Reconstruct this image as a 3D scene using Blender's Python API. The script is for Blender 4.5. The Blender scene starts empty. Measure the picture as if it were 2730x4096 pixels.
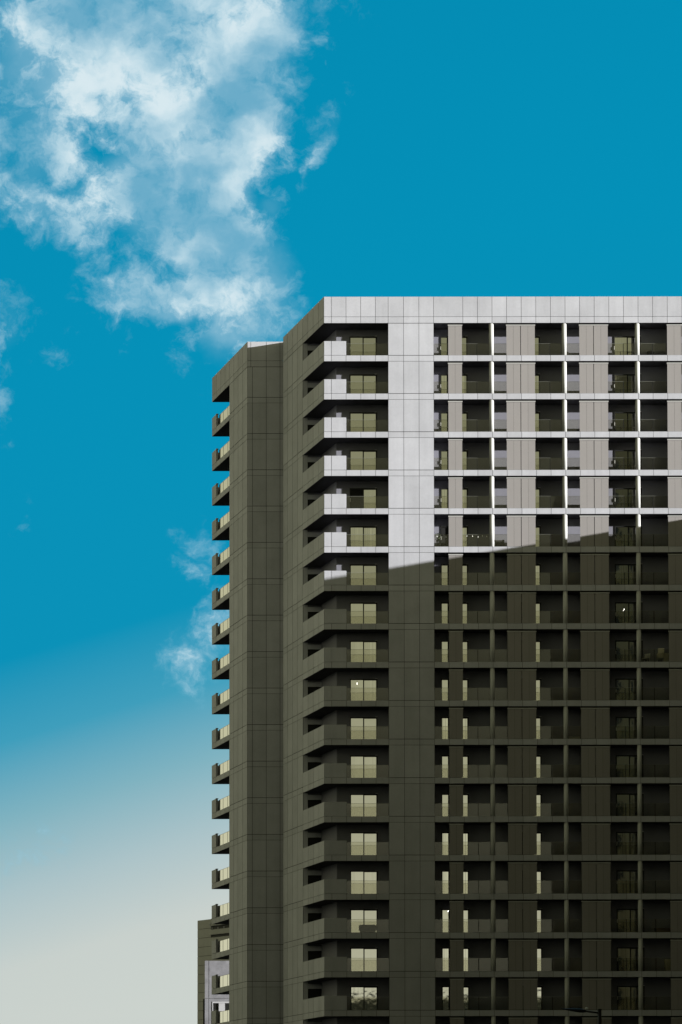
import bpy, bmesh, math, random
from mathutils import Vector, Matrix

random.seed(7)
S = bpy.context.scene
COL = S.collection

# ------------------------------------------------------------------ camera
EYE = 1.6
cam_data = bpy.data.cameras.new("camera")
cam_data.sensor_fit = 'AUTO'
cam_data.sensor_width = 36.0
cam_data.lens = 77.889
cam_data.shift_y = 0.5596
cam_data.clip_start = 0.5
cam_data.clip_end = 6000.0
cam = bpy.data.objects.new("camera", cam_data)
COL.objects.link(cam)
cam.matrix_world = (Matrix.Translation((0, 0, EYE))
                    @ Matrix.Rotation(math.radians(90 + 1.8606), 4, 'X')
                    @ Matrix.Rotation(-0.0011, 4, 'Z'))
S.camera = cam

# ------------------------------------------------------------------ exposure, sun
S.view_settings.view_transform = 'Standard'
S.view_settings.look = 'None'
S.view_settings.gamma = 1.0
S.view_settings.use_curve_mapping = False
S.view_settings.exposure = 1.15

TO_SUN = Vector((2.81, -1.0, 0.47)).normalized()
SUN_ELEV = math.asin(TO_SUN.z)
SUN_AZ = math.atan2(TO_SUN.x, TO_SUN.y)
sun_data = bpy.data.lights.new("sun", 'SUN')
sun_data.energy = 5.0
sun_data.angle = math.radians(0.5)
sun_data.color = (1.0, 0.985, 0.97)
sun = bpy.data.objects.new("sun", sun_data)
COL.objects.link(sun)
sun.rotation_euler = TO_SUN.to_track_quat('Z', 'Y').to_euler()
sun.location = TO_SUN * 300

# ------------------------------------------------------------------ sky
# every cloud is a soft lobe in direction space (x/y, z/y), broken up by noise
CLOUD_LOBES = [
    (-0.0869, 0.5215, 0.0869, 0.0368, 0, 0.95),
    (-0.0526, 0.4937, 0.0366, 0.0460, 0, 0.60),
    (-0.1349, 0.4983, 0.0549, 0.0460, 0, 0.40),
    (-0.0800, 0.4752, 0.0572, 0.0368, 0, 0.55),
    (-0.0375, 0.4682, 0.0192, 0.0221, 0, 0.40),
    (-0.0722, 0.4446, 0.0348, 0.0303, 0, 0.95),
    (-0.0512, 0.4218, 0.0357, 0.0276, -35, 0.55),
    (-0.0777, 0.4093, 0.0389, 0.0276, 0, 0.55),
    (-0.0384, 0.4000, 0.0265, 0.0276, 0, 0.55),
    (-0.0937, 0.3903, 0.0265, 0.0120, -8, 0.66),
    (-0.0617, 0.3917, 0.0366, 0.0207, 0, 0.42),
    (-0.0457, 0.3755, 0.0302, 0.0221, 25, 0.66),
    (-0.1395, 0.4311, 0.0343, 0.0193, 0, 0.42),
    (-0.1486, 0.4659, 0.0343, 0.0345, 0, 0.40),
    (-0.1212, 0.4427, 0.0366, 0.0253, 0, 0.40),
    (-0.1532, 0.3824, 0.0174, 0.0267, 0, 0.55),
    (-0.1271, 0.3708, 0.0110, 0.0120, 0, 0.27),
    (-0.0032, 0.4742, 0.0092, 0.0184, -20, 0.52),
    (-0.0100, 0.4585, 0.0046, 0.0129, -36, 0.55),
    (-0.0237, 0.5141, 0.0110, 0.0110, -20, 0.36),
    (-0.0622, 0.2751, 0.0137, 0.0175, 15, 0.36),
    (-0.0686, 0.2282, 0.0174, 0.0212, 10, 0.58),
    (-0.0530, 0.2432, 0.0137, 0.0129, 0, 0.46),
    (-0.1436, 0.2897, 0.0110, 0.0120, 30, 0.15),
    (-0.1033, 0.3741, 0.0092, 0.0092, 0, 0.25),
    (-0.0777, 0.4047, 0.0146, 0.0064, -10, -0.30),
    (-0.0539, 0.4093, 0.0101, 0.0055, 20, -0.25),
    (-0.0384, 0.3898, 0.0073, 0.0101, 0, -0.30),
    (-0.0617, 0.3833, 0.0101, 0.0046, 0, -0.20),
    (-0.1555, 0.3398, 0.0073, 0.0138, 0, 0.55),
    (-0.1427, 0.1356, 0.0229, 0.0184, 0, 0.17),
    (-0.1079, 0.4631, 0.0156, 0.0101, -15, -0.34),
    (-0.1290, 0.4473, 0.0119, 0.0083, 0, -0.30),
    (-0.1418, 0.4102, 0.0275, 0.0092, 0, -0.20),
    (-0.0777, 0.3801, 0.0183, 0.0046, 0, -0.20),
    (-0.0082, 0.5113, 0.0041, 0.0046, 0, 0.42),
    (0.0174, 0.4654, 0.0037, 0.0041, 0, 0.40),
    (-0.0173, 0.4422, 0.0041, 0.0041, 0, 0.42),
    (-0.0297, 0.4357, 0.0064, 0.0083, 0, 0.36),
]
EXPO = 2.0 ** S.view_settings.exposure


def lin(r, g, b):
    """what a colour seen in the picture is before exposure"""
    f = lambda c: (c / 12.92 if c <= 0.04045 else ((c + 0.055) / 1.055) ** 2.4) / EXPO
    return (f(r / 255), f(g / 255), f(b / 255), 1.0)


def build_world():
    w = bpy.data.worlds.new("World")
    S.world = w
    w.use_nodes = True
    nt = w.node_tree
    nt.nodes.clear()
    N, L = nt.nodes, nt.links

    def node(t, **kw):
        n = N.new(t)
        for k, v in kw.items():
            setattr(n, k, v)
        return n

    def put(sock, v):
        if hasattr(v, 'is_output'):
            L.new(v, sock)
        else:
            sock.default_value = v

    def M(op, a, b=None, c=None, clamp=False):
        n = node('ShaderNodeMath', operation=op, use_clamp=clamp)
        put(n.inputs[0], a)
        if b is not None:
            put(n.inputs[1], b)
        if c is not None:
            put(n.inputs[2], c)
        return n.outputs[0]

    def smooth(x, lo, hi, a=0.0, b=1.0):
        n = node('ShaderNodeMapRange', interpolation_type='SMOOTHSTEP')
        put(n.inputs['Value'], x)
        n.inputs['From Min'].default_value = lo
        n.inputs['From Max'].default_value = hi
        n.inputs['To Min'].default_value = a
        n.inputs['To Max'].default_value = b
        return n.outputs['Result']

    def ramp(x, stops):
        n = node('ShaderNodeValToRGB')
        cr = n.color_ramp
        while len(cr.elements) > 1:
            cr.elements.remove(cr.elements[0])
        cr.elements[0].position = stops[0][0]
        cr.elements[0].color = stops[0][1]
        for p, c in stops[1:]:
            e = cr.elements.new(p)
            e.color = c
        put(n.inputs[0], x)
        return n.outputs[0]

    def mix(fac, a, b, blend='MIX'):
        n = node('ShaderNodeMix', data_type='RGBA', blend_type=blend)
        put(n.inputs['Factor'], fac)
        put(n.inputs['A'], a)
        put(n.inputs['B'], b)
        return n.outputs['Result']

    tc = node('ShaderNodeTexCoord')
    sep = node('ShaderNodeSeparateXYZ')
    L.new(tc.outputs['Generated'], sep.inputs[0])
    x, y, z = sep.outputs
    ys = M('MAXIMUM', y, 0.05)
    u = M('DIVIDE', x, ys)
    v = M('DIVIDE', z, ys)
    uv = node('ShaderNodeCombineXYZ')
    L.new(u, uv.inputs[0])
    L.new(v, uv.inputs[1])
    uv = uv.outputs[0]

    # -- noise: domain-warped fractal detail
    def noise(scale, detail, rough, vec=uv, off=(0, 0, 0), lac=2.0):
        mp = node('ShaderNodeMapping')
        L.new(vec, mp.inputs['Vector'])
        mp.inputs['Location'].default_value = off
        n = node('ShaderNodeTexNoise')
        n.inputs['Scale'].default_value = scale
        n.inputs['Detail'].default_value = detail
        n.inputs['Roughness'].default_value = rough
        n.inputs['Lacunarity'].default_value = lac
        L.new(mp.outputs[0], n.inputs['Vector'])
        return n.outputs

    warp = noise(48, 5, 0.6)
    wv = node('ShaderNodeVectorMath', operation='MULTIPLY_ADD')
    L.new(warp[1], wv.inputs[0])
    wv.inputs[1].default_value = (0.016, 0.016, 0)
    L.new(uv, wv.inputs[2])
    wuv = wv.outputs[0]

    field = 0.0
    # lobes are looked up at a warped place too, so that no outline is an ellipse
    lw = node('ShaderNodeVectorMath', operation='SUBTRACT')
    L.new(wuv, lw.inputs[0])
    lw.inputs[1].default_value = (0.008, 0.008, 0)
    for cu, cv, ru, rv, rot, wt in CLOUD_LOBES:
        mp = node('ShaderNodeMapping', vector_type='TEXTURE')
        mp.inputs['Location'].default_value = (cu, cv, 0)
        mp.inputs['Rotation'].default_value = (0, 0, math.radians(rot))
        k = 1.3
        mp.inputs['Scale'].default_value = (ru * k, rv * k, 1)
        L.new(lw.outputs[0], mp.inputs['Vector'])
        d = node('ShaderNodeVectorMath', operation='DOT_PRODUCT')
        L.new(mp.outputs[0], d.inputs[0])
        L.new(mp.outputs[0], d.inputs[1])
        t = M('SUBTRACT', 1.0, d.outputs['Value'], clamp=True)
        t = M('POWER', t, 1.6)
        field = M('MULTIPLY_ADD', t, wt, field)
    field = M('MINIMUM', field, 1.05)
    fine = noise(56, 13, 0.66, wuv, (3.1, 1.7, 0.4))[0]
    broad = noise(15, 6, 0.55, wuv, (8.3, 4.2, 0.9))[0]
    amp = M('MULTIPLY_ADD', M('MINIMUM', field, 1.0), -1.2, 3.3)
    d = M('MULTIPLY_ADD', M('SUBTRACT', fine, 0.5), amp, field)
    d = M('MULTIPLY_ADD', M('SUBTRACT', broad, 0.5), 1.1, d)
    gate = smooth(field, 0.0, 0.12)
    alpha = M('MULTIPLY', smooth(d, 0.14, 1.12), gate)
    soft = noise(24, 7, 0.52, wuv, (1.2, 9.4, 2.2))[0]
    veil = M('MULTIPLY', smooth(field, 0.40, 0.95), 0.60)
    alpha = M('MAXIMUM', alpha, veil)
    alpha = M('MULTIPLY', alpha, smooth(soft, 0.34, 0.68, 0.46, 1.0))
    alpha = M('MULTIPLY', alpha, 0.93)

    # -- clear sky: teal above, pale haze towards the lower left
    g = M('SUBTRACT', M('MULTIPLY_ADD', u, -0.3, v), 0.0465)
    clear = ramp(M('MULTIPLY', g, 2.0, clamp=True), [
        (0.10, lin(203, 210, 205)), (0.166, lin(200, 208, 204)), (0.235, lin(172, 195, 200)),
        (0.305, lin(127, 178, 192)), (0.375, lin(62, 158, 188)), (0.45, lin(4, 145, 184)),
        (0.70, lin(0, 144, 184)), (1.0, lin(0, 139, 179))])
    white = ramp(alpha, [(0.0, lin(120, 190, 214)), (0.45, lin(160, 205, 224)), (0.8, lin(205, 230, 239)), (1.0, lin(232, 243, 246))])
    front = mix(alpha, clear, white)

    # -- the rest of the sky: olive haze, tinted so the shade turns olive, brightest low down
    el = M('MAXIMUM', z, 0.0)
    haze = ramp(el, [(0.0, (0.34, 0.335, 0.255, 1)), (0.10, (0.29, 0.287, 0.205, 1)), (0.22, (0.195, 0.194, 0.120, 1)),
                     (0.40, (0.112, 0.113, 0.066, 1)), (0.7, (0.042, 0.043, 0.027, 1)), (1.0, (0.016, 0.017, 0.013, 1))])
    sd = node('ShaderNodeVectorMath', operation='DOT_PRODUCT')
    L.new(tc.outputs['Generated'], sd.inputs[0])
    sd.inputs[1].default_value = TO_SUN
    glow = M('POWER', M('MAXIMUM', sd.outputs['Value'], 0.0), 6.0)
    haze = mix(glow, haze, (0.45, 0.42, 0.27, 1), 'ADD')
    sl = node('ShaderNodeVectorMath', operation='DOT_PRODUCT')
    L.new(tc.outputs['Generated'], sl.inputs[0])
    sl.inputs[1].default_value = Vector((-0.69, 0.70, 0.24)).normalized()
    left_lift = M('POWER', M('MAXIMUM', sl.outputs['Value'], 0.0), 14.0)  # bright patch added at the left so the wing glass reflects pale
    haze = mix(left_lift, haze, (0.16, 0.15, 0.10, 1), 'ADD')
    side = M('POWER', M('MAXIMUM', M('MULTIPLY', x, -1.0), 0.0), 2.0)  # broad extra light added from the left to lift the left-facing walls
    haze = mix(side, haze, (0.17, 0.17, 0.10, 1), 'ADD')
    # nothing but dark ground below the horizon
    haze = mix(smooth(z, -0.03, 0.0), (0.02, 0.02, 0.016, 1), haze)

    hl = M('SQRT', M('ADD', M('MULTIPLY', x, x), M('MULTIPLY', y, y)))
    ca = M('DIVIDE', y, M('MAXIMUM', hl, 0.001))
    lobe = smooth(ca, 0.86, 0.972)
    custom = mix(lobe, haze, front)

    sky = node('ShaderNodeTexSky', sky_type='NISHITA')
    sky.sun_disc = False
    sky.sun_elevation = SUN_ELEV
    sky.sun_rotation = SUN_AZ
    sky.air_density = 1.0
    sky.dust_density = 2.0
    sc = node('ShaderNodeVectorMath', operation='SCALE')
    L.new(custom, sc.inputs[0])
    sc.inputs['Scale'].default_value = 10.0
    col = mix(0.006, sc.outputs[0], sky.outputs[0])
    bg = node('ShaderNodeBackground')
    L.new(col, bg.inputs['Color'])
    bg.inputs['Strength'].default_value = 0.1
    out = node('ShaderNodeOutputWorld')
    L.new(bg.outputs[0], out.inputs[0])
    w.cycles.sampling_method = 'MANUAL'
    w.cycles.sample_map_resolution = 512


build_world()


# ------------------------------------------------------------------ materials
def material(name, base, rough=0.8, mottle=0.0, island=0.0, streak=0.0, metallic=0.0, spec=0.3, bump=0.0, scale=1.0):
    m = bpy.data.materials.new(name)
    m.use_nodes = True
    nt = m.node_tree
    N, L = nt.nodes, nt.links
    p = N['Principled BSDF']
    p.inputs['Roughness'].default_value = rough
    p.inputs['Metallic'].default_value = metallic
    p.inputs['Specular IOR Level'].default_value = spec
    p.inputs['Base Color'].default_value = (*base, 1)
    if not (mottle or island or streak):
        return m
    geo = N.new('ShaderNodeNewGeometry')

    def math_(op, a, b):
        n = N.new('ShaderNodeMath')
        n.operation = op
        for i, q in enumerate((a, b)):
            if hasattr(q, 'is_output'):
                L.new(q, n.inputs[i])
            else:
                n.inputs[i].default_value = q
        return n.outputs[0]

    def noise(sc, detail, rough_):
        mp = N.new('ShaderNodeMapping')
        mp.inputs['Scale'].default_value = sc
        L.new(geo.outputs['Position'], mp.inputs[0])
        n = N.new('ShaderNodeTexNoise')
        n.inputs['Scale'].default_value = 1.0
        n.inputs['Detail'].default_value = detail
        n.inputs['Roughness'].default_value = rough_
        L.new(mp.outputs[0], n.inputs['Vector'])
        return n.outputs[0]

    f = 1.0
    if mottle:
        a = noise((0.55 * scale,) * 3, 5, 0.6)
        b = noise((6 * scale,) * 3, 4, 0.65)
        a = math_('MULTIPLY', math_('SUBTRACT', a, 0.5), 2.2 * mottle)
        b = math_('MULTIPLY', math_('SUBTRACT', b, 0.5), 1.0 * mottle)
        f = math_('ADD', math_('ADD', a, b), 1.0)
    if streak:
        s = noise((2.2, 2.2, 0.16), 4, 0.6)
        s = math_('MULTIPLY', math_('SUBTRACT', s, 0.5), 2.0 * streak)
        f = math_('ADD', f, s)
    if island:
        s = math_('MULTIPLY', math_('SUBTRACT', geo.outputs['Random Per Island'], 0.5), 2.0 * island)
        f = math_('ADD', f, s)
    mx = N.new('ShaderNodeVectorMath')
    mx.operation = 'SCALE'
    mx.inputs[0].default_value = base
    L.new(f, mx.inputs['Scale'])
    L.new(mx.outputs[0], p.inputs['Base Color'])
    if bump:
        bn = N.new('ShaderNodeBump')
        bn.inputs['Strength'].default_value = bump
        bn.inputs['Distance'].default_value = 0.01
        L.new(noise((14 * scale,) * 3, 6, 0.6), bn.inputs['Height'])
        L.new(bn.outputs[0], p.inputs['Normal'])
    return m


def glass_material(name, tint, refl_ior, rough=0.02, film=(0.02, 0.02, 0.015), film_mix=0.0, min_refl=0.0):
    m = bpy.data.materials.new(name)
    m.use_nodes = True
    nt = m.node_tree
    N, L = nt.nodes, nt.links
    N.remove(N['Principled BSDF'])
    out = N['Material Output']
    tr = N.new('ShaderNodeBsdfTransparent')
    tr.inputs[0].default_value = (*tint, 1)
    df = N.new('ShaderNodeBsdfDiffuse')
    df.inputs[0].default_value = (*film, 1)
    m1 = N.new('ShaderNodeMixShader')
    m1.inputs[0].default_value = film_mix
    L.new(tr.outputs[0], m1.inputs[1])
    L.new(df.outputs[0], m1.inputs[2])
    gl = N.new('ShaderNodeBsdfGlossy')
    gl.inputs['Roughness'].default_value = rough
    fr = N.new('ShaderNodeFresnel')
    fr.inputs['IOR'].default_value = refl_ior
    mr = N.new('ShaderNodeMath')
    mr.operation = 'MAXIMUM'
    L.new(fr.outputs[0], mr.inputs[0])
    mr.inputs[1].default_value = min_refl
    m2 = N.new('ShaderNodeMixShader')
    L.new(mr.outputs[0], m2.inputs[0])
    L.new(m1.outputs[0], m2.inputs[1])
    L.new(gl.outputs[0], m2.inputs[2])
    L.new(m2.outputs[0], out.inputs[0])
    return m


def glow_material(name, col, strength):
    m = bpy.data.materials.new(name)
    m.use_nodes = True
    p = m.node_tree.nodes['Principled BSDF']
    p.inputs['Base Color'].default_value = (*col, 1)
    p.inputs['Emission Color'].default_value = (*col, 1)
    p.inputs['Emission Strength'].default_value = strength
    return m


def pane_material(name, base):
    """coated panes with blinds or pleated curtains close behind some of them"""
    m = material(name, base, 0.035, metallic=1.0)
    nt = m.node_tree
    N, L = nt.nodes, nt.links
    p = N['Principled BSDF']
    oi = N.new('ShaderNodeObjectInfo')
    geo = N.new('ShaderNodeNewGeometry')
    mp = N.new('ShaderNodeMapping')
    mp.inputs['Scale'].default_value = (13, 13, 0.02)
    L.new(geo.outputs['Position'], mp.inputs[0])
    nz = N.new('ShaderNodeTexNoise')
    nz.inputs['Scale'].default_value = 1.0
    nz.inputs['Detail'].default_value = 3
    L.new(mp.outputs[0], nz.inputs['Vector'])

    def mth(op, a, b, clamp=False):
        n = N.new('ShaderNodeMath')
        n.operation = op
        n.use_clamp = clamp
        for i, q in enumerate((a, b)):
            if hasattr(q, 'is_output'):
                L.new(q, n.inputs[i])
            else:
                n.inputs[i].default_value = q
        return n.outputs[0]

    pl = mth('MULTIPLY', mth('SUBTRACT', nz.outputs[0], 0.5), 2.4)
    pl = mth('MULTIPLY', pl, mth('MULTIPLY', mth('SUBTRACT', oi.outputs['Random'], 0.5), 1.6, True))
    isl = mth('MULTIPLY', mth('SUBTRACT', geo.outputs['Random Per Island'], 0.5), 0.14)
    rnd = mth('MULTIPLY_ADD', oi.outputs['Random'], 0.22)
    rnd.node.inputs[2].default_value = 0.87
    f = mth('ADD', mth('ADD', rnd, isl), pl)
    sc = N.new('ShaderNodeVectorMath')
    sc.operation = 'SCALE'
    sc.inputs[0].default_value = base
    L.new(f, sc.inputs['Scale'])
    L.new(sc.outputs[0], p.inputs['Base Color'])
    # panes are never quite flat
    wz = N.new('ShaderNodeTexNoise')
    wz.inputs['Scale'].default_value = 1.7
    wz.inputs['Detail'].default_value = 1.5
    L.new(geo.outputs['Position'], wz.inputs['Vector'])
    bn = N.new('ShaderNodeBump')
    bn.inputs['Strength'].default_value = 0.10
    bn.inputs['Distance'].default_value = 0.02
    L.new(wz.outputs[0], bn.inputs['Height'])
    L.new(bn.outputs[0], p.inputs['Normal'])
    return m


MAT = dict(
    concrete=material('concrete', (0.43, 0.437, 0.472), 0.85, mottle=0.15, island=0.06, streak=0.10, bump=0.15),
    joint=material('joint_backing', (0.07, 0.07, 0.068), 0.9),
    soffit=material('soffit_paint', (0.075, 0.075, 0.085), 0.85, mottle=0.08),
    render=material('grey_render', (0.195, 0.195, 0.225), 0.9, mottle=0.10),
    column=material('column_concrete', (0.50, 0.505, 0.49), 0.7, mottle=0.04),
    shutter=material('shutter_metal', (0.268, 0.254, 0.248), 0.6, mottle=0.045, island=0.02, streak=0.025),
    track=material('track_metal', (0.42, 0.42, 0.41), 0.5, mottle=0.04),
    frame=material('dark_frame', (0.012, 0.012, 0.011), 0.5),
    black=material('recess_shade', (0.015, 0.015, 0.014), 0.9),  # near-black colour painted in for unlit openings and a shaded recess
    handle=material('white_handle', (0.75, 0.75, 0.73), 0.4),
    mirror=pane_material('coated_glass', (0.66, 0.655, 0.64)),
    glass=glass_material('balustrade_glass', (0.95, 0.945, 0.90), 1.5, film=(0.10, 0.10, 0.075), film_mix=0.06),
    edge=material('glass_edge', (0.22, 0.23, 0.20), 0.4),
    sideglass=material('coated_side_glass', (0.45, 0.452, 0.46), 0.06, metallic=1.0),
    asphalt=material('asphalt', (0.05, 0.05, 0.048), 0.9, mottle=0.2),
    rough_concrete=material('rough_concrete', (0.195, 0.195, 0.212), 0.95, mottle=0.5, scale=2.2, bump=0.4),
    far_concrete=material('far_concrete', (0.36, 0.36, 0.34), 0.9, mottle=0.09, streak=0.06),
    office_concrete=material('office_concrete', (0.24, 0.205, 0.12), 0.9, mottle=0.1),
    street_concrete=material('street_concrete', (0.12, 0.12, 0.095), 0.9, mottle=0.1),
    white_paint=material('white_paint', (0.40, 0.40, 0.42), 0.6, mottle=0.1),
    lamp_black=material('lamp_metal', (0.012, 0.012, 0.013), 0.5),
    card=material('cardboard', (0.66, 0.62, 0.46), 0.8, mottle=0.12, island=0.06),
    rattan=material('dark_weave', (0.03, 0.03, 0.028), 0.85, mottle=0.2),
    plastic=material('pale_plastic', (0.60, 0.60, 0.55), 0.5, mottle=0.05),
    leaf=material('leaf', (0.055, 0.075, 0.035), 0.6, island=0.4, mottle=0.1),
    pot=material('clay_pot', (0.16, 0.11, 0.08), 0.8, mottle=0.1),
    bulb=material('bulb_shell', (0.8, 0.8, 0.74), 0.3),
    lit=glow_material('lit_bulb', (1.0, 0.97, 0.88), 3.0),
)


# ------------------------------------------------------------------ mesh helpers
class Frame:
    """a vertical plane: u runs along it, w into the building, z up"""

    def __init__(self, origin, ang, z=0.0):
        self.o = Vector((origin[0], origin[1]))
        self.u = Vector((math.cos(ang), math.sin(ang)))
        self.w = Vector((-math.sin(ang), math.cos(ang)))
        self.z = z

    def p(self, u, w, z):
        q = self.o + self.u * u + self.w * w
        return (q.x, q.y, z + self.z)

    def at(self, z):
        f = Frame((0, 0), 0, z)
        f.o, f.u, f.w = self.o, self.u, self.w
        return f


WORLD = Frame((0, 0), 0.0)


class MB:
    def __init__(self):
        self.v, self.f, self.m, self.mats = [], [], [], []

    def mi(self, mat):
        if mat not in self.mats:
            self.mats.append(mat)
        return self.mats.index(mat)

    def faces(self, pts, fs, mat, mats=None):
        b = len(self.v)
        self.v += [tuple(p) for p in pts]
        for i, f in enumerate(fs):
            self.f.append([b + k for k in f])
            self.m.append(self.mi(mats[i] if mats else mat))
        return self

    def box(self, u0, u1, w0, w1, z0, z1, mat, fr=WORLD, bottom=None):
        P = [fr.p(u, w, z) for z in (z0, z1) for (u, w) in ((u0, w0), (u1, w0), (u1, w1), (u0, w1))]
        F = [(3, 2, 1, 0), (4, 5, 6, 7), (0, 1, 5, 4), (1, 2, 6, 5), (2, 3, 7, 6), (3, 0, 4, 7)]
        return self.faces(P, F, mat, [bottom or mat] + [mat] * 5)

    def prism(self, poly, z0, z1, mat, bottom=None, top=None):
        n = len(poly)
        a = sum(poly[i][0] * poly[(i + 1) % n][1] - poly[(i + 1) % n][0] * poly[i][1] for i in range(n))
        if a < 0:
            poly = poly[::-1]
        P = [(x, y, z0) for x, y in poly] + [(x, y, z1) for x, y in poly]
        F = [tuple(range(n - 1, -1, -1)), tuple(range(n, 2 * n))]
        F += [(i, (i + 1) % n, n + (i + 1) % n, n + i) for i in range(n)]
        return self.faces(P, F, mat, [bottom or mat, top or mat] + [mat] * n)

    def panels(self, fr, us, rows, mat, t=0.03, gu=0.03, w0=0.0):
        """cladding panels with open joints; rows = [(z0, z1, gap_at_top)]"""
        for z0, z1, gz in rows:
            for a, b in zip(us, us[1:]):
                self.box(a + gu / 2, b - gu / 2, w0, w0 + t, z0, z1 - gz, mat, fr)
        return self

    def tube(self, a, b, r0, r1, mat, n=10):
        a, b = Vector(a), Vector(b)
        d = (b - a).normalized()
        s = d.orthogonal().normalized()
        t = d.cross(s)
        P = []
        for c, r in ((a, r0), (b, r1)):
            for i in range(n):
                q = 2 * math.pi * i / n
                P.append(c + (s * math.cos(q) + t * math.sin(q)) * r)
        F = [(i, (i + 1) % n, n + (i + 1) % n, n + i) for i in range(n)]
        F += [tuple(range(n - 1, -1, -1)), tuple(range(n, 2 * n))]
        return self.faces(P, F, mat)

    def lathe(self, c, prof, mat, n=16):
        P, F = [], []
        for r, z in prof:
            for i in range(n):
                q = 2 * math.pi * i / n
                P.append((c[0] + r * math.cos(q), c[1] + r * math.sin(q), c[2] + z))
        k = len(prof)
        for j in range(k - 1):
            for i in range(n):
                F.append((j * n + i, j * n + (i + 1) % n, (j + 1) * n + (i + 1) % n, (j + 1) * n + i))
        F += [tuple(range(n - 1, -1, -1)), tuple(range((k - 1) * n, k * n))]
        return self.faces(P, F, mat)

    def mesh(self, name, smooth=False):
        me = bpy.data.meshes.new(name)
        me.from_pydata(self.v, [], self.f)
        for m in self.mats:
            me.materials.append(MAT[m])
        me.polygons.foreach_set('material_index', self.m)
        bm = bmesh.new()
        bm.from_mesh(me)
        bmesh.ops.recalc_face_normals(bm, faces=bm.faces)
        bm.to_mesh(me)
        bm.free()
        if smooth:
            me.polygons.foreach_set('use_smooth', [len(p.vertices) == 4 for p in me.polygons])
        me.update()
        return me


def put(name, mesh, parent=None, loc=(0, 0, 0), label=None):
    o = bpy.data.objects.new(name, mesh)
    COL.objects.link(o)
    o.location = loc
    if parent is not None:
        o.parent = parent
    if label:
        o['label'] = label
    return o


def thing(name, label, cat, loc=(0, 0, 0), group=None):
    o = bpy.data.objects.new(name, None)
    o.empty_display_size = 0.3
    COL.objects.link(o)
    o.location = loc
    o['label'] = label
    o['category'] = cat
    if group:
        o['group'] = group
    return o


# ------------------------------------------------------------------ ground
b = MB()
b.box(-2500, 2500, -1500, 3500, -0.5, 0.0, 'asphalt')
g = put('ground', b.mesh('ground'))
g['kind'] = 'structure'

# ------------------------------------------------------------------ the tower: dimensions
STOREY = 3.1
FASCIA = 0.49
TOP = 68.6                  # underside of the roof slab
NF = 19                     # storeys that the picture shows
ANG = math.radians(21.714)
C0 = (-1.31, 176.0)         # front corner
G0 = (-7.874, 185.8)        # corner of the set-back wing
EAST = 36.0
FRONT = Frame(C0, 0.0)
LEFT = Frame(C0, math.pi / 2 + ANG)
RETURN = Frame(G0, 0.0)
WING = Frame(G0, math.pi / 2 + ANG)
# for the slanting walls w must run into the building
for fr in (LEFT, WING):
    fr.w = Vector((math.cos(ANG), math.sin(ANG)))


def X(v):                   # world x -> u of the front plane
    return v - C0[0]


def zs(k):                  # underside of slab k
    return TOP - STOREY * k


PIER0, PIER1 = 3.857, 7.513
BOX_R = 0.477
COLS = [12.159, 18.02, 23.896, 29.77]
FJ = 1.174
L_END, L_MID = 9.476, 4.818
S_H = 4.706                 # end of the wing's solid wall
S_T = 9.49                  # tip of the wing's balconies
DEP = 1.35
INNER = (-0.319, 176.0 + DEP)


def xy(fr, u, w):
    q = fr.p(u, w, 0)
    return (q[0], q[1])


E_ = xy(LEFT, L_END, 0.03)
E1 = xy(LEFT, L_MID, 0.03)
E1i = xy(LEFT, L_MID - 1.38 * math.tan(ANG), 1.41)
T_ = xy(WING, S_T, 0.03)
H1 = xy(WING, S_H, 0.03)

tower = thing('apartment_tower', 'tall concrete apartment tower with stacked balconies, shutters and a set-back wing', 'building', (C0[0], C0[1], 0))
ORG = Vector(tower.location)


def part(name, mb_or_mesh, loc=(0, 0, 0), parent=None, label=None, smooth=False):
    """a part of the tower; coordinates are the world's"""
    me = mb_or_mesh.mesh(name, smooth) if isinstance(mb_or_mesh, MB) else mb_or_mesh
    o = bpy.data.objects.new(name, me)
    COL.objects.link(o)
    if parent is None:
        o.parent = tower
        o.location = Vector(loc) - ORG
    else:
        o.parent = parent
        o.location = loc
    if label:
        o['label'] = label
    return o


# ---- core walls behind the balconies
b = MB()
core = [INNER, (EAST, INNER[1]), (EAST, 205), (-6.4, 205), (-6.4, 187.0), (-4.55, 185.86), (E_[0], E_[1]), E1,
        E1i]
b.prism(core, 0.0, TOP - 0.02, 'render')
part('balcony_back_wall', b)

# end wall of the corner balcony: pale jamb, black sheet as the unlit opening, lintel - one per storey
b = MB()
ex, ey = E1i[0], E1i[1]
JX = E1[0] + 0.0
b.box(JX + 0.38, ex - 0.02, ey - 0.045, ey - 0.005, 0.0, 2.02, 'black')
b.box(JX + 0.38, ex + 0.15, ey - 0.055, ey - 0.015, 2.03, 2.42, 'concrete')
b.box(JX + 0.03, JX + 0.37, ey - 0.075, ey - 0.005, 0.0, 2.59, 'concrete')
end_mesh = b.mesh('balcony_end_opening')

# ---- front pier
us_pier = [X(PIER0), X(PIER0) + 1.24, X(PIER0) + 2.47, X(PIER1)]


def wall_rows(k0, k1, joints=True):
    rows = []
    for k in range(k0, k1):
        rows.append((zs(k + 1) + FASCIA, zs(k), 0.028 if k else 0.045))
        rows.append((zs(k + 1), zs(k + 1) + FASCIA, 0.045))
    return rows


KL = 22
b = MB()
b.box(X(PIER0) + 0.004, X(PIER1) - 0.004, 0.028, DEP, 0.0, TOP - 0.003, 'joint', FRONT)
b.panels(FRONT, us_pier, wall_rows(0, KL), 'concrete')
# returns of the pier inside the balconies
b.box(X(PIER0), X(PIER0) + 0.0035, 0.031, DEP - 0.004, 0.0, TOP - 0.004, 'render', FRONT)
b.box(X(PIER1) - 0.0035, X(PIER1), 0.031, DEP - 0.004, 0.0, TOP - 0.004, 'render', FRONT)
part('front_pier', b)

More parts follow.
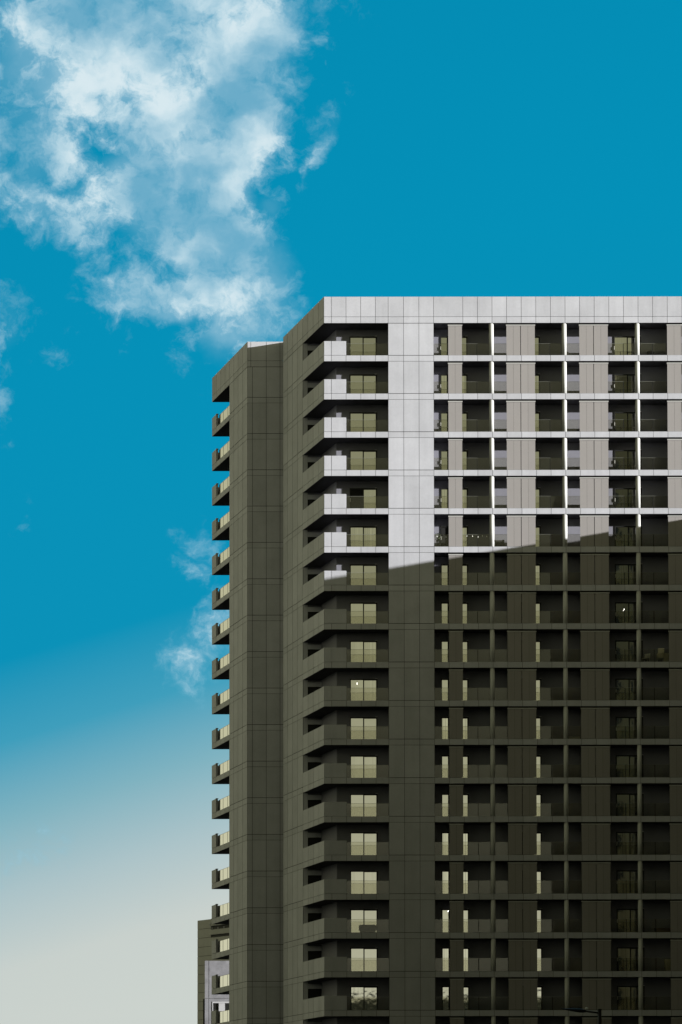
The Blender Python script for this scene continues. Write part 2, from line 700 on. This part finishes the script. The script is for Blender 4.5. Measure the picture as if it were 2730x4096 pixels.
# ---- left wall and the hidden return behind it
us_left = [L_MID, 6.02, 7.22, 8.43, L_END]
b = MB()
b.prism([xy(LEFT, L_MID + 0.004, 0.028), xy(LEFT, L_END - 0.004, 0.028), xy(LEFT, L_END - 0.004, 0.2), xy(LEFT, L_MID + 0.004, 0.2)], 0, TOP - 0.003, 'joint')
b.panels(LEFT, us_left, wall_rows(0, KL), 'concrete', gu=0.05)
part('side_wall', b)

# ---- return wall (parallel to the front) and wing wall
us_ret = [0.004, 0.426, 1.602, 2.768, 3.4]
b = MB()
b.box(0.03, 3.4, 0.028, 1.0, 0.0, TOP - 0.003, 'joint', RETURN)
b.panels(RETURN, us_ret, wall_rows(0, KL), 'concrete', gu=0.035)
part('return_wall', b)

us_wing = [0.006, 1.2, 2.4, 3.55, S_H]
b = MB()
b.prism([xy(WING, 0.02, 0.028), xy(WING, S_H, 0.028), (H1[0] + 0.33, H1[1] + 0.0), (-9.25, 205), (-5.4, 205), (-5.4, 186.3), (G0[0] + 0.1, G0[1] + 0.1)], 0, TOP - 0.003, 'joint')
b.panels(WING, us_wing, wall_rows(0, KL), 'concrete', gu=0.05)
part('wing_wall', b)

# ---- roof
ROOF = 70.735
b = MB()
roof_poly = [xy(FRONT, 0.03, 0.03), (EAST, 176.03), (EAST, 205), (-4.0, 205), (-4.55, 186.2), E_, ]
roof_poly[0] = (C0[0] + 0.03, C0[1] + 0.03)
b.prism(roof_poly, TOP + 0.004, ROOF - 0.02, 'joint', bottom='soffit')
jf = [0.004, 0.6, 1.78, 2.96, 4.14] + us_pier
n = 0
while jf[-1] < X(EAST) - 1.3:
    jf.append(X(PIER1) + FJ * (len(jf) - 7))
jf = sorted(set(round(q, 4) for q in jf))
rows_roof = [(TOP, TOP + 0.52, 0.028), (TOP + 0.52, ROOF, 0.0)]
b.panels(FRONT, jf, rows_roof, 'concrete')
jl = [0.004, 0.6, 1.205, 1.81, 2.41, 3.01, 3.61, 4.215, L_MID, 5.42, 6.02, 6.62, 7.22, 7.83, 8.43, L_END]
jl = [0.004, 1.205, 2.41, 3.615] + us_left
b.panels(LEFT, jl, rows_roof, 'concrete', gu=0.05)
part('roof_parapet', b)

b = MB()
b.prism([(G0[0] + 0.03, G0[1] + 0.03), H1, T_, (-8.9, T_[1]), (-8.9, 205), (-5.0, 205), (-5.0, 185.83)], TOP + 0.004, ROOF - 0.02, 'joint', bottom='soffit')
b.panels(RETURN, [0.004, 0.29, 1.602, 2.768, 3.3], rows_roof, 'concrete', gu=0.035)
jw = us_wing + [5.9, 7.1, 8.28, S_T]
b.panels(WING, jw, rows_roof, 'concrete', gu=0.05)
b.panels(Frame((T_[0] + 0.03, T_[1] + 0.0), 0.0), [0.0, 1.2, 2.4], rows_roof, 'concrete', w0=0.0)
part('roof_parapet', b)

# ---- slabs with their cladding, modelled at z = 0 and set storey by storey
b = MB()
slab_poly = [(C0[0] + 0.03, C0[1] + 0.03), (EAST, 176.03), (EAST, 177.6), (0.3, 177.6), (E1i[0] + 0.6, E1i[1]), E1i, E1]
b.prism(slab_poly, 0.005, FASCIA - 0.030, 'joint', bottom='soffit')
row = [(0.0, FASCIA, 0.028)]
jb = [0.004, 0.6, 1.78, 2.96, 4.14, X(PIER0)]
b.panels(FRONT, jb, row, 'concrete')
jr = [X(PIER1) + FJ * i for i in range(25) if X(PIER1) + FJ * i < X(EAST)]
b.panels(FRONT, jr, row, 'concrete')
b.panels(LEFT, [0.004, 1.205, 2.41, 3.615, L_MID], row, 'concrete', gu=0.05)
slab_mesh = b.mesh('floor_slab')

# corner parapet on each slab
PH = 1.14
b = MB()
for fr, u0, u1, us in ((FRONT, 0.03, X(BOX_R), [0.004, 0.6, X(BOX_R)]), (LEFT, 0.0, L_MID, [0.004, 1.205, 2.41, 3.615, L_MID])):
    b.panels(fr, us, [(0.0, PH, 0.0)], 'concrete', gu=0.045)
b.box(0.16, X(BOX_R), 0.033, 0.15, 0.0, PH - 0.004, 'concrete', FRONT)
b.box(0.05, L_MID, 0.033, 0.15, 0.0, PH - 0.006, 'concrete', LEFT)
corner_mesh = b.mesh('balcony_parapet')

# wing balconies
b = MB()
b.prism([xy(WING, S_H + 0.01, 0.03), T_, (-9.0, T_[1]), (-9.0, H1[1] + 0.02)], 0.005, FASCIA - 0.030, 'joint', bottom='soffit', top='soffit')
jt = [S_H, 5.9, 7.1, 8.28, S_T]
b.panels(WING, jt, row, 'concrete', gu=0.05)
wing_slab = b.mesh('balcony_slab')
b = MB()
b.panels(WING, [8.28, S_T], [(0.0, PH, 0.0)], 'concrete')
b.box(8.29, S_T - 0.03, 0.033, 0.17, 0.0, PH - 0.004, 'concrete', WING)
b.box(T_[0] + 0.15, -9.0, T_[1] - 0.17, T_[1] - 0.02, 0.0, PH - 0.002, 'concrete')
b.box(8.25, 8.45, 0.0, 0.21, PH, PH + 0.05, 'concrete', WING)
wing_parapet = b.mesh('balcony_parapet')
b = MB()
for a in (5.70, 6.93):
    b.box(a - 0.02, a + 0.02, 0.19, 0.23, 0.0, 0.98, 'frame', WING)
for a, c in ((4.74, 5.675), (5.725, 6.905), (6.955, 8.05)):
    b.box(a, c, 0.20, 0.215, 0.02, 0.98, 'sideglass', WING)
b.box(4.74, 8.05, 0.195, 0.22, 0.981, 1.005, 'edge', WING)
wing_glass = b.mesh('glass_balustrade')

# balustrades of the front bays
GW = 0.42


def balustrade(x0, x1, joints):
    m = MB()
    xs = [x0] + joints + [x1]
    for a, c in zip(xs, xs[1:]):
        m.box(X(a) + 0.012, X(c) - 0.012, GW, GW + 0.016, 0.03, 1.07, 'glass', FRONT)
    for q in joints:
        m.box(X(q) - 0.025, X(q) + 0.025, GW - 0.01, GW + 0.026, 0.03, 1.066, 'frame', FRONT)
    m.box(X(x0), X(x1), GW - 0.004, GW + 0.02, 1.071, 1.085, 'edge', FRONT)
    m.box(X(x0), X(x1), GW - 0.02, GW + 0.036, 0.0, 0.029, 'frame', FRONT)
    return m.mesh('glass_balustrade')


glass_meshes = [balustrade(BOX_R + 0.0, PIER0 - 0.01, [])]
edges = [PIER1] + COLS
GLASS_JOINTS = [[9.2, 11.0], [14.5, 16.87], [20.37, 22.8], [25.15, 27.43]]
for a, c, js in zip(edges, edges[1:], GLASS_JOINTS):
    glass_meshes.append(balustrade(a + (0.01 if a == PIER1 else 0.0), c, js))

# columns
b = MB()
b.lathe((0, 0, 0), [(0.187, 0.0), (0.187, STOREY - FASCIA + 0.005)], 'column', 24)
col_mesh = b.mesh('column', True)


# shutters: folding metal leaves that hang from a track
def shutter(spans):
    m = MB()
    h = STOREY - FASCIA
    for a, c in spans:
        mid = (a + c) / 2
        for p, q in ((a, mid), (mid, c)):
            m.box(X(p) + 0.006, X(q) - 0.006, 0.09, 0.125, 0.012, h - 0.205, 'shutter', FRONT)
        m.box(X(a) + 0.01, X(c) - 0.01, 0.112, 0.145, 0.02, h - 0.21, 'frame', FRONT)
    t = MB()
    t.box(X(spans[0][0]) - 0.03, X(spans[-1][1]) + 0.03, 0.06, 0.16, h - 0.20, h - 0.125, 'track', FRONT)
    t.box(X(spans[0][0]) - 0.01, X(spans[-1][1]) + 0.01, 0.10, 0.14, h - 0.125, h - 0.002, 'frame', FRONT)
    return m.mesh('sliding_shutter'), t.mesh('shutter_track')


SHUT = [shutter([(8.682, 9.791)]), shutter([(13.36, 14.485), (14.525, 15.652)]),
        shutter([(19.22, 20.35), (20.39, 21.518)]), shutter([(26.278, 27.41), (27.45, 28.58), (28.62, 29.56)])]


# sliding doors on the back wall
def door(x0, w=2.206, h=2.0, state=0):
    m = MB()
    wb = DEP - 0.05
    u0 = X(x0)
    zt = h - 0.10
    m.box(u0, u0 + w, wb, DEP - 0.002, 0.0, 0.02, 'frame', FRONT)
    m.box(u0, u0 + w, wb, DEP - 0.002, zt, h, 'frame', FRONT)
    for a, c in ((0.0, 0.085), (1.055, 1.15), (w - 0.1, w)):
        m.box(u0 + a, u0 + c, wb, DEP - 0.002, 0.02, zt, 'frame', FRONT)
    if state:
        m.box(u0 + 0.085, u0 + 1.055, DEP - 0.012, DEP - 0.002, 0.02, zt, 'black', FRONT)  # black sheet stands for the unlit room behind the open leaf
    p = MB()
    if state != 1:
        p.box(u0 + 0.085, u0 + 1.055, wb + 0.022, wb + 0.03, 0.02, zt, 'mirror', FRONT)
    p.box(u0 + 1.15, u0 + w - 0.1, wb + 0.030, wb + 0.038, 0.02, zt - 0.03, 'mirror', FRONT)
    k = MB()
    k.box(u0 + 0.025, u0 + 0.06, wb - 0.05, wb - 0.001, 0.88, 1.16, 'handle', FRONT)
    v = MB()
    v.box(u0 + w - 0.17, u0 + w + 0.01, wb - 0.03, wb - 0.001, h + 0.005, h + 0.03, 'handle', FRONT)
    return m.mesh('sliding_door'), p.mesh('pane'), k.mesh('handle'), v.mesh('trickle_vent')


DOOR_X = [0.754, 8.09, 13.95, 22.14]
DOORS = [door(q) for q in DOOR_X]
OPEN_CORNER = door(DOOR_X[0] + 0.0, state=1)
OPEN_BAY = door(DOOR_X[1], state=1)

for i in range(NF + 1):
    z = zs(i + 1)
    part('floor_slab', slab_mesh, (0, 0, z))
    part('balcony_slab', wing_slab, (0, 0, z))
    if i >= NF:
        continue
    zf = z + FASCIA
    part('balcony_end_opening', end_mesh, (0, 0, zf))
    part('balcony_parapet', corner_mesh, (0, 0, zf))
    part('balcony_parapet', wing_parapet, (0, 0, zf))
    part('glass_balustrade', wing_glass, (0, 0, zf))
    for me in glass_meshes:
        part('glass_balustrade', me, (0, 0, zf))
    for x in COLS:
        part('column', col_mesh, (x, 176.03 + 0.19, zf - 0.003))
    for me, tr in SHUT:
        o = part('sliding_shutter', me, (0, 0, zf))
        part('shutter_track', tr, parent=o)
    for j in range(4):
        ms = DOORS[j]
        if j == 0 and i == 4:
            ms = OPEN_CORNER
        if j == 1 and i == 5:
            ms = OPEN_BAY
        o = part('sliding_door', ms[0], (0, 0, zf))
        part('pane', ms[1], parent=o)
        part('handle', ms[2], parent=o)
        part('trickle_vent', ms[3], parent=o)

# plain lower storeys, below the picture
b = MB()
b.prism([(C0[0] + 0.05, C0[1] + 0.05), (EAST, 176.05), (EAST, 177.5), (0, 177.5), (E1i[0], E1i[1] - 0.1), xy(LEFT, L_MID - 0.01, 0.06)], 0.0, zs(NF + 1), 'concrete')
part('podium_wall', b)

# ------------------------------------------------------------------ neighbouring buildings
def slab_block(name, label, x0, x1, y0, y1, h, storey, bay, mat='street_concrete'):
    t = thing(name, label, 'building', ((x0 + x1) / 2, (y0 + y1) / 2, 0))
    off = Vector(t.location)
    m = MB()
    m.box(x0, x1, y0, y1, 0, h, mat)
    o = put('wall', m.mesh('wall'), t, -off)
    m = MB()
    m.box(x0 - 0.25, x1 + 0.25, y0 - 0.25, y1 + 0.25, h - 0.05, h + 0.03, mat)
    put('roof', m.mesh('roof'), t, -off)
    # bands of windows, proud frames on all four sides
    m = MB()
    n = int((h - 2) / storey)
    for k in range(n):
        z0 = 1.0 + k * storey
        q = x0 + bay * 0.25
        while q + bay * 0.6 < x1:
            m.box(q, q + bay * 0.55, y0 - 0.03, y0 + 0.01, z0, z0 + storey * 0.5, 'frame')
            m.box(q, q + bay * 0.55, y1 - 0.01, y1 + 0.03, z0, z0 + storey * 0.5, 'frame')
            q += bay
        q = y0 + bay * 0.25
        while q + bay * 0.6 < y1:
            m.box(x0 - 0.03, x0 + 0.01, q, q + bay * 0.55, z0, z0 + storey * 0.5, 'frame')
            q += bay
    w = put('windows', m.mesh('windows'), t, -off)
    return t


slab_block('neighbour_block', 'dark concrete block close at the right whose shadow falls on the tower', 40.0, 60.0, 149.0, 174.8, 54.7, 3.1, 3.2)
slab_block('office_block', 'tall dark office block reflected in the right-hand tower windows', 28.0, 50.0, 60.0, 115.0, 86.6, 3.4, 3.0, 'office_concrete')
# unseen blocks added to shade the lower storeys, leaving a gap straight behind
slab_block('unseen_block', 'unseen long dark block left of the photographer, added to shade the lower storeys', -84.0, -15.0, -20.0, 50.0, 78.0, 3.3, 3.4)
slab_block('unseen_block', 'unseen dark tower block close behind the photographer, added to shade the lower storeys', -84.0, -5.0, -62.0, -24.0, 96.0, 3.3, 3.4)
slab_block('unseen_block', 'unseen dark tower block far to the left, added to shade the lower storeys', -150.0, -90.0, 70.0, 150.0, 46.0, 3.3, 3.4)
slab_block('unseen_block', 'unseen dark block right of the photographer, added to shade the lower storeys', 39.5, 120.0, -40.0, 52.0, 112.0, 3.3, 3.4)
slab_block('unseen_block', 'unseen dark block between the office block and the near block, added to darken the lower storeys', 54.0, 76.0, 112.0, 140.0, 72.0, 3.3, 3.4)
slab_block('unseen_block', 'low dark terrace far behind the photographer', -60.0, 80.0, -190.0, -170.0, 39.5, 3.3, 3.4)

# far block at the lower left
FAR_ANG = math.radians(-45)
far = thing('distant_block', 'distant grey panelled block behind the lower left balconies', 'building', (-19.46, 300.0, 0))
FO = Vector(far.location)
FF = Frame((-19.46, 300.0), FAR_ANG)
FF.w = Vector((math.cos(FAR_ANG + math.pi / 2), math.sin(FAR_ANG + math.pi / 2)))
FH = 33.75
b = MB()
b.prism([xy(FF, 0, 0.06), xy(FF, 12, 0.06), xy(FF, 12, 14), xy(FF, 0, 14)], 0, FH - 0.1, 'joint')
rows, z = [], FH
while z > 4:
    rows.append((z - 1.23, z, 0.05))
    z -= 1.23
hole0, hole1 = 2.72, 6.2
hz = [(FH - 2.62, FH - 1.85), (FH - 3.62, FH - 2.95)]
for z0, z1, gz in rows:
    b.box(0.0, 2.70, 0.0, 0.06, z0, z1 - gz, 'far_concrete', FF)
    if z1 < FH - 4.7:
        b.box(2.72, 12, 0.0, 0.06, z0, z1 - gz, 'far_concrete', FF)
put('wall', b.mesh('wall'), far, -FO)
b = MB()
b.box(2.72, 12, -0.02, 0.5, FH - 0.57, FH - 0.0, 'far_concrete', FF)
b.box(2.72, 12, -0.25, 0.2, FH - 1.0, FH - 0.79, 'far_concrete', FF)
b.box(2.72, 12, -0.25, 0.3, FH - 2.2, FH - 1.52, 'far_concrete', FF)
b.box(2.72, 12, -0.02, 0.3, FH - 4.9, FH - 2.56, 'far_concrete', FF)
put('balcony', b.mesh('balcony'), far, -FO)
b = MB()
for q in (2.8, 4.0, 5.2, 6.4):
    b.tube(FF.p(q, -0.3, FH - 1.02), FF.p(q, -0.3, FH - 0.60), 0.07, 0.07, 'white_paint', 6)  # white posts stand in for bright glints on the far balcony
    b.tube(FF.p(q + 0.5, -0.3, FH - 1.53), FF.p(q + 0.5, -0.3, FH - 1.25), 0.05, 0.05, 'white_paint', 6)
b.tube(FF.p(2.72, -0.3, FH - 0.68), FF.p(9, -0.3, FH - 0.68), 0.03, 0.03, 'white_paint', 6)
put('railing_glints', b.mesh('railing_glints'), far, -FO)

bay = thing('stucco_building', 'sunlit grey stucco block with white window frame, low behind the wing balconies', 'building', (-16.0, 262.0, 0))
BO = Vector(bay.location)
BF = Frame((-16.0, 260.0), 0.0)
b = MB()
ZT = 23.09 + 1.6
b.box(0.0, 12, 0.06, 16, 0, ZT - 0.05, 'joint', BF)
zj = 18.62 + 1.6
b.box(0.0, 0.44, 0.0, 0.06, zj + 0.04, ZT, 'rough_concrete', BF)
b.box(0.50, 12, 0.0, 0.06, zj + 0.04, ZT, 'rough_concrete', BF)
b.box(0.0, 0.44, 0.0, 0.06, 0, zj, 'rough_concrete', BF)
b.box(0.50, 0.86, 0.0, 0.06, 0, zj, 'rough_concrete', BF)
b.box(0.86, 12, 0.0, 0.06, zj - 0.32, zj, 'rough_concrete', BF)
b.box(-0.21, -0.003, 0.3, 3.0, 0, zj, 'black', BF)  # black box painted in for the shadowed recess beside the stucco
put('wall', b.mesh('wall'), bay, -BO)
b = MB()
b.box(0.88, 0.97, -0.05, 0.058, 6, zj - 0.34, 'white_paint', BF)
b.box(0.97, 12, -0.05, 0.058, zj - 0.52, zj - 0.34, 'white_paint', BF)
b.box(0.99, 12, 0.02, 0.055, 6, zj - 0.54, 'frame', BF)
wn = put('window', b.mesh('window'), bay, -BO)
b = MB()
b.box(1.65, 2.36, -0.10, 0.015, zj - 1.55, zj - 0.545, 'white_paint', BF)
put('blind', b.mesh('blind'), wn)

# ------------------------------------------------------------------ street lamp (silhouette at the lower right)
LP = Vector((9.36, 80.0, 0))
lamp = thing('street_lamp', 'black street lamp with flat head on a short arm, lower right', 'street lamp', LP)
b = MB()
b.tube((0, 0, 0), (0, 0, 0.7), 0.11, 0.11, 'lamp_black', 14)
b.tube((0, 0, 0.7), (0, 0, 6.93), 0.085, 0.066, 'lamp_black', 14)
b.tube((0, 0, 6.88), (0, 0, 6.94), 0.078, 0.07, 'lamp_black', 14)
put('pole', b.mesh('pole', True), lamp)
b = MB()
b.tube((-0.05, 0, 6.80), (-0.52, 0, 6.86), 0.034, 0.03, 'lamp_black', 10)
put('arm', b.mesh('arm', True), lamp)
b = MB()
prof = [(-0.50, 0.045, 0.04), (-0.58, 0.075, 0.06), (-0.72, 0.13, 0.075), (-0.88, 0.15, 0.062), (-1.05, 0.13, 0.05), (-1.22, 0.07, 0.03), (-1.40, 0.02, 0.012)]
P, F = [], []
for px, ry, rz in prof:
    for i in range(12):
        q = 2 * math.pi * i / 12
        P.append((px, ry * math.cos(q), 6.86 + (-0.50 - px) * 0.10 + rz * math.sin(q)))
for j in range(len(prof) - 1):
    for i in range(12):
        F.append((j * 12 + i, j * 12 + (i + 1) % 12, (j + 1) * 12 + (i + 1) % 12, (j + 1) * 12 + i))
F += [tuple(range(11, -1, -1)), tuple(range(len(F), len(F)))] if False else [tuple(range(11, -1, -1)), tuple((len(prof) - 1) * 12 + i for i in range(12))]
b.faces(P, F, 'lamp_black')
hd = put('lamp_head', b.mesh('lamp_head', True), lamp)
b = MB()
b.lathe((-0.47, 0, 6.905), [(0.05, 0), (0.055, 0.04), (0.048, 0.085), (0.02, 0.10)], 'plastic', 12)
put('photocell', b.mesh('photocell', True), hd)


# ------------------------------------------------------------------ things kept on the balconies
def floor_z(i):
    return zs(i + 1) + FASCIA - 0.012


def carton(x, y, z, w, d, h, rot, label, name='cardboard_carton', mat='card'):
    m = MB()
    m.box(-w / 2, w / 2, -d / 2, d / 2, 0, h, mat)
    m.box(-w / 2 - 0.006, w / 2 + 0.006, -0.03, 0.03, h - 0.05, h + 0.004, 'plastic')
    m.box(-w / 2 - 0.012, w / 2 + 0.012, -d / 2 - 0.012, d / 2 + 0.012, h * 0.94, h * 0.97, mat)
    o = put(name, m.mesh(name), None, (x, y, z))
    o.rotation_euler = (0, 0, rot)
    o['label'] = label
    o['category'] = 'box'
    o['group'] = 'cartons stacked on the cluttered balcony'
    return o


z8 = floor_z(8)
t = thing('side_table', 'small pale side table carrying cartons on cluttered balcony', 'table', (25.7, 176.95, z8))
b = MB()
b.box(-0.28, 0.28, -0.22, 0.22, 0.42, 0.46, 'plastic')
put('tabletop', b.mesh('tabletop'), t)
for sx in (-0.24, 0.24):
    for sy in (-0.18, 0.18):
        b = MB()
        b.tube((sx, sy, 0), (sx, sy, 0.42), 0.025, 0.025, 'plastic', 8)
        put('leg', b.mesh('leg'), t)
carton(25.70, 176.95, z8 + 0.46, 0.50, 0.36, 0.36, 0.08, 'pale carton, lower of two on the small side table')
carton(25.78, 176.95, z8 + 0.825, 0.48, 0.36, 0.42, -0.12, 'pale carton on top of the two-carton stack')
carton(26.22, 177.0, z8, 0.46, 0.4, 0.5, 0.0, 'large carton standing on the floor beside the small side table')
carton(26.20, 177.0, z8 + 0.505, 0.42, 0.36, 0.36, 0.15, 'small carton with hand holes beside the two-carton stack')


def chair(x, y, z, rot, label, mat='plastic', s=1.0):
    t = thing('garden_chair', label, 'chair', (x, y, z))
    t.rotation_euler = (0, 0, rot)
    m = MB()
    m.box(-0.24 * s, 0.24 * s, -0.24 * s, 0.24 * s, 0.41 * s, 0.45 * s, mat)
    put('seat', m.mesh('seat'), t)
    m = MB()
    for k in range(5):
        u = -0.20 + 0.1 * k
        m.faces([(u * s - 0.035, 0.22 * s, 0.45 * s), (u * s + 0.035, 0.22 * s, 0.45 * s), (u * s + 0.035, 0.30 * s, 0.86 * s), (u * s - 0.035, 0.30 * s, 0.86 * s),
                 (u * s - 0.035, 0.245 * s, 0.45 * s), (u * s + 0.035, 0.245 * s, 0.45 * s), (u * s + 0.035, 0.325 * s, 0.86 * s), (u * s - 0.035, 0.325 * s, 0.86 * s)],
                [(0, 1, 2, 3), (7, 6, 5, 4), (0, 4, 5, 1), (1, 5, 6, 2), (2, 6, 7, 3), (3, 7, 4, 0)], mat)
    m.box(-0.25 * s, 0.25 * s, 0.295 * s, 0.335 * s, 0.84 * s, 0.90 * s, mat)
    put('backrest', m.mesh('backrest'), t)
    for sx in (-0.22, 0.22):
        for sy in (-0.22, 0.22):
            m = MB()
            m.tube((sx * s * 1.08, sy * s * 1.1, 0), (sx * s, sy * s, 0.42 * s), 0.02, 0.022, mat, 8)
            put('leg', m.mesh('leg'), t)
    return t


chair(24.55, 176.95, z8, -0.6, 'white slatted chair beside the cartons on cluttered balcony')
chair(18.42, 176.9, floor_z(0), 0.5, 'small white chair on the top balcony beside the column', s=0.75)


def sofa(x, y, z, w, label, hgt=0.62, mat='rattan', name='outdoor_sofa', cat='sofa'):
    t = thing(name, label, cat, (x, y, z))
    m = MB()
    m.box(-w / 2, w / 2, -0.36, 0.36, 0.06, 0.34, mat)
    put('base', m.mesh('base'), t)
    m = MB()
    m.box(-w / 2 + 0.02, w / 2 - 0.02, 0.2, 0.36, 0.345, hgt, mat)
    put('backrest', m.mesh('backrest'), t)
    for sx in (-1, 1):
        m = MB()
        m.box(sx * w / 2 - 0.08, sx * w / 2 + 0.08, -0.362, 0.19, 0.345, hgt * 0.86, mat)
        put('armrest', m.mesh('armrest'), t)
    return t


sofa(2.15, 176.95, floor_z(15), 1.25, 'low black sofa in front of the corner balcony doors', 0.74)
sofa(25.75, 177.0, floor_z(15), 1.2, 'low dull brown bench on the lower right-hand balcony', 0.45, 'pot', 'storage_bench', 'bench')


def grill(x, y, z, label):
    t = thing('kettle_grill', label, 'grill', (x, y, z))
    m = MB()
    m.lathe((0, 0, 0.30), [(0.05, 0), (0.24, 0.08), (0.32, 0.2), (0.32, 0.24), (0.24, 0.34), (0.06, 0.40)], 'rattan', 18)
    put('bowl', m.mesh('bowl', True), t)
    for k in range(3):
        q = 2.1 * k
        m = MB()
        m.tube((0.26 * math.cos(q), 0.26 * math.sin(q), 0), (0.14 * math.cos(q), 0.14 * math.sin(q), 0.34), 0.018, 0.018, 'rattan', 8)
        put('leg', m.mesh('leg'), t)


grill(25.05, 176.95, floor_z(0), 'round black grill on the top right balcony')


def plant(x, y, z, h, r, label, seed):
    rnd = random.Random(seed)
    t = thing('potted_plant', label, 'plant', (x, y, z))
    m = MB()
    m.lathe((0, 0, 0), [(0.11, 0), (0.16, 0.24), (0.175, 0.25), (0.175, 0.29), (0.14, 0.29)], 'pot', 16)
    put('pot', m.mesh('pot', True), t)
    m = MB()
    st = MB()
    for k in range(13):
        a, e = rnd.uniform(0, 6.28), rnd.uniform(0.35, 1.35)
        tip = Vector((math.cos(a) * r * math.cos(e) * 1.3, math.sin(a) * r * math.cos(e) * 0.7, 0.29 + (h - 0.29) * (0.35 + 0.65 * math.sin(e))))
        st.tube((0, 0, 0.27), tip, 0.008, 0.004, 'leaf', 5)
        for q in range(16):
            s = rnd.uniform(0.3, 1.05)
            c = Vector((0, 0, 0.27)).lerp(tip, s) + Vector((rnd.gauss(0, .05), rnd.gauss(0, .05), rnd.gauss(0, .04)))
            d = Vector((rnd.gauss(0, 1), rnd.gauss(0, 1), rnd.gauss(0, .7))).normalized()
            n = d.orthogonal().normalized() * 0.028
            l = rnd.uniform(0.07, 0.14)
            m.faces([c, c + d * l * .5 + n, c + d * l, c + d * l * .5 - n], [(0, 1, 2, 3)], 'leaf')
    put('stems', st.mesh('stems'), t)
    put('foliage', m.mesh('foliage'), t)


plant(7.85, 176.9, floor_z(5), 1.35, 0.42, 'leafy plant beside the pier on the festooned balcony', 3)
plant(13.05, 176.95, floor_z(5), 0.62, 0.4, 'low bushy plant right of the column on the festooned balcony', 5)
sofa(12.75, 177.05, floor_z(5), 0.72, 'small dark armchair behind the column on the festooned balcony', 0.85, 'rattan', 'armchair', 'chair')

# string of little lights along the rail
t = thing('string_lights', 'string of small white bulbs hung along the balcony rail', 'string lights', (7.6, 176.40, floor_z(5)))
cord, bl = MB(), MB()
xs = [0.15, 0.45, 0.9, 1.3, 1.7, 2.15, 2.55, 3.0, 3.45, 3.8, 4.15, 4.45]
pts = [(q, 0.0, 0.98 + 0.05 * math.sin(i * 2.2)) for i, q in enumerate(xs)]
for a, c in zip(pts, pts[1:]):
    cord.tube(a, c, 0.006, 0.006, 'frame', 5)
put('cord', cord.mesh('cord'), t)
for q in pts:
    m = MB()
    m.lathe((q[0], q[1], q[2] - 0.11), [(0.012, 0), (0.032, 0.03), (0.028, 0.07), (0.012, 0.11)], 'bulb', 8)
    put('bulb', m.mesh('bulb', True), t)

# storage box, tray and crate on the lower balconies
m = MB()
m.box(-0.32, 0.32, -0.25, 0.25, 0, 0.92, 'card')
m.box(-0.335, 0.335, -0.265, 0.265, 0.93, 1.0, 'card')
o = put('storage_cabinet', m.mesh('storage_cabinet'), None, (26.25, 177.0, floor_z(16)))
o['label'], o['category'] = 'pale upright storage cabinet beside the right-hand shutters', 'cabinet'
m = MB()
m.box(-0.45, 0.45, -0.2, 0.2, 0, 0.28, 'plastic')
m.box(-0.47, 0.47, -0.22, 0.22, 0.285, 0.32, 'plastic')
o = put('storage_chest', m.mesh('storage_chest'), None, (18.75, 177.0, floor_z(10)))
o['label'], o['category'] = 'low pale storage chest beside the second column', 'chest'


def wall_lamp(x, y, z, label):
    t = thing('globe_lamp', label, 'lamp', (x, y, z))
    m = MB()
    m.lathe((0, 0, -0.055), [(0.005, 0), (0.02, 0.01), (0.028, 0.028), (0.02, 0.046), (0.005, 0.056)], 'lit', 12)
    put('globe', m.mesh('globe', True), t)
    m = MB()
    m.tube((0, 0, 0.017), (0, 0, 0.16), 0.012, 0.012, 'frame', 6)
    put('stem', m.mesh('stem'), t)


for i, x, dz, lab in ((9, 1.33, 1.66, 'lit globe lamp before the corner balcony doors'),
                      (7, 22.85, 1.42, 'lit globe lamp on the balcony left of the last column'),
                      (15, 8.62, 1.86, 'lit globe lamp on the lower balcony beside the pier')):
    zc = floor_z(i)
    wall_lamp(x, 177.1, zc + dz, lab)
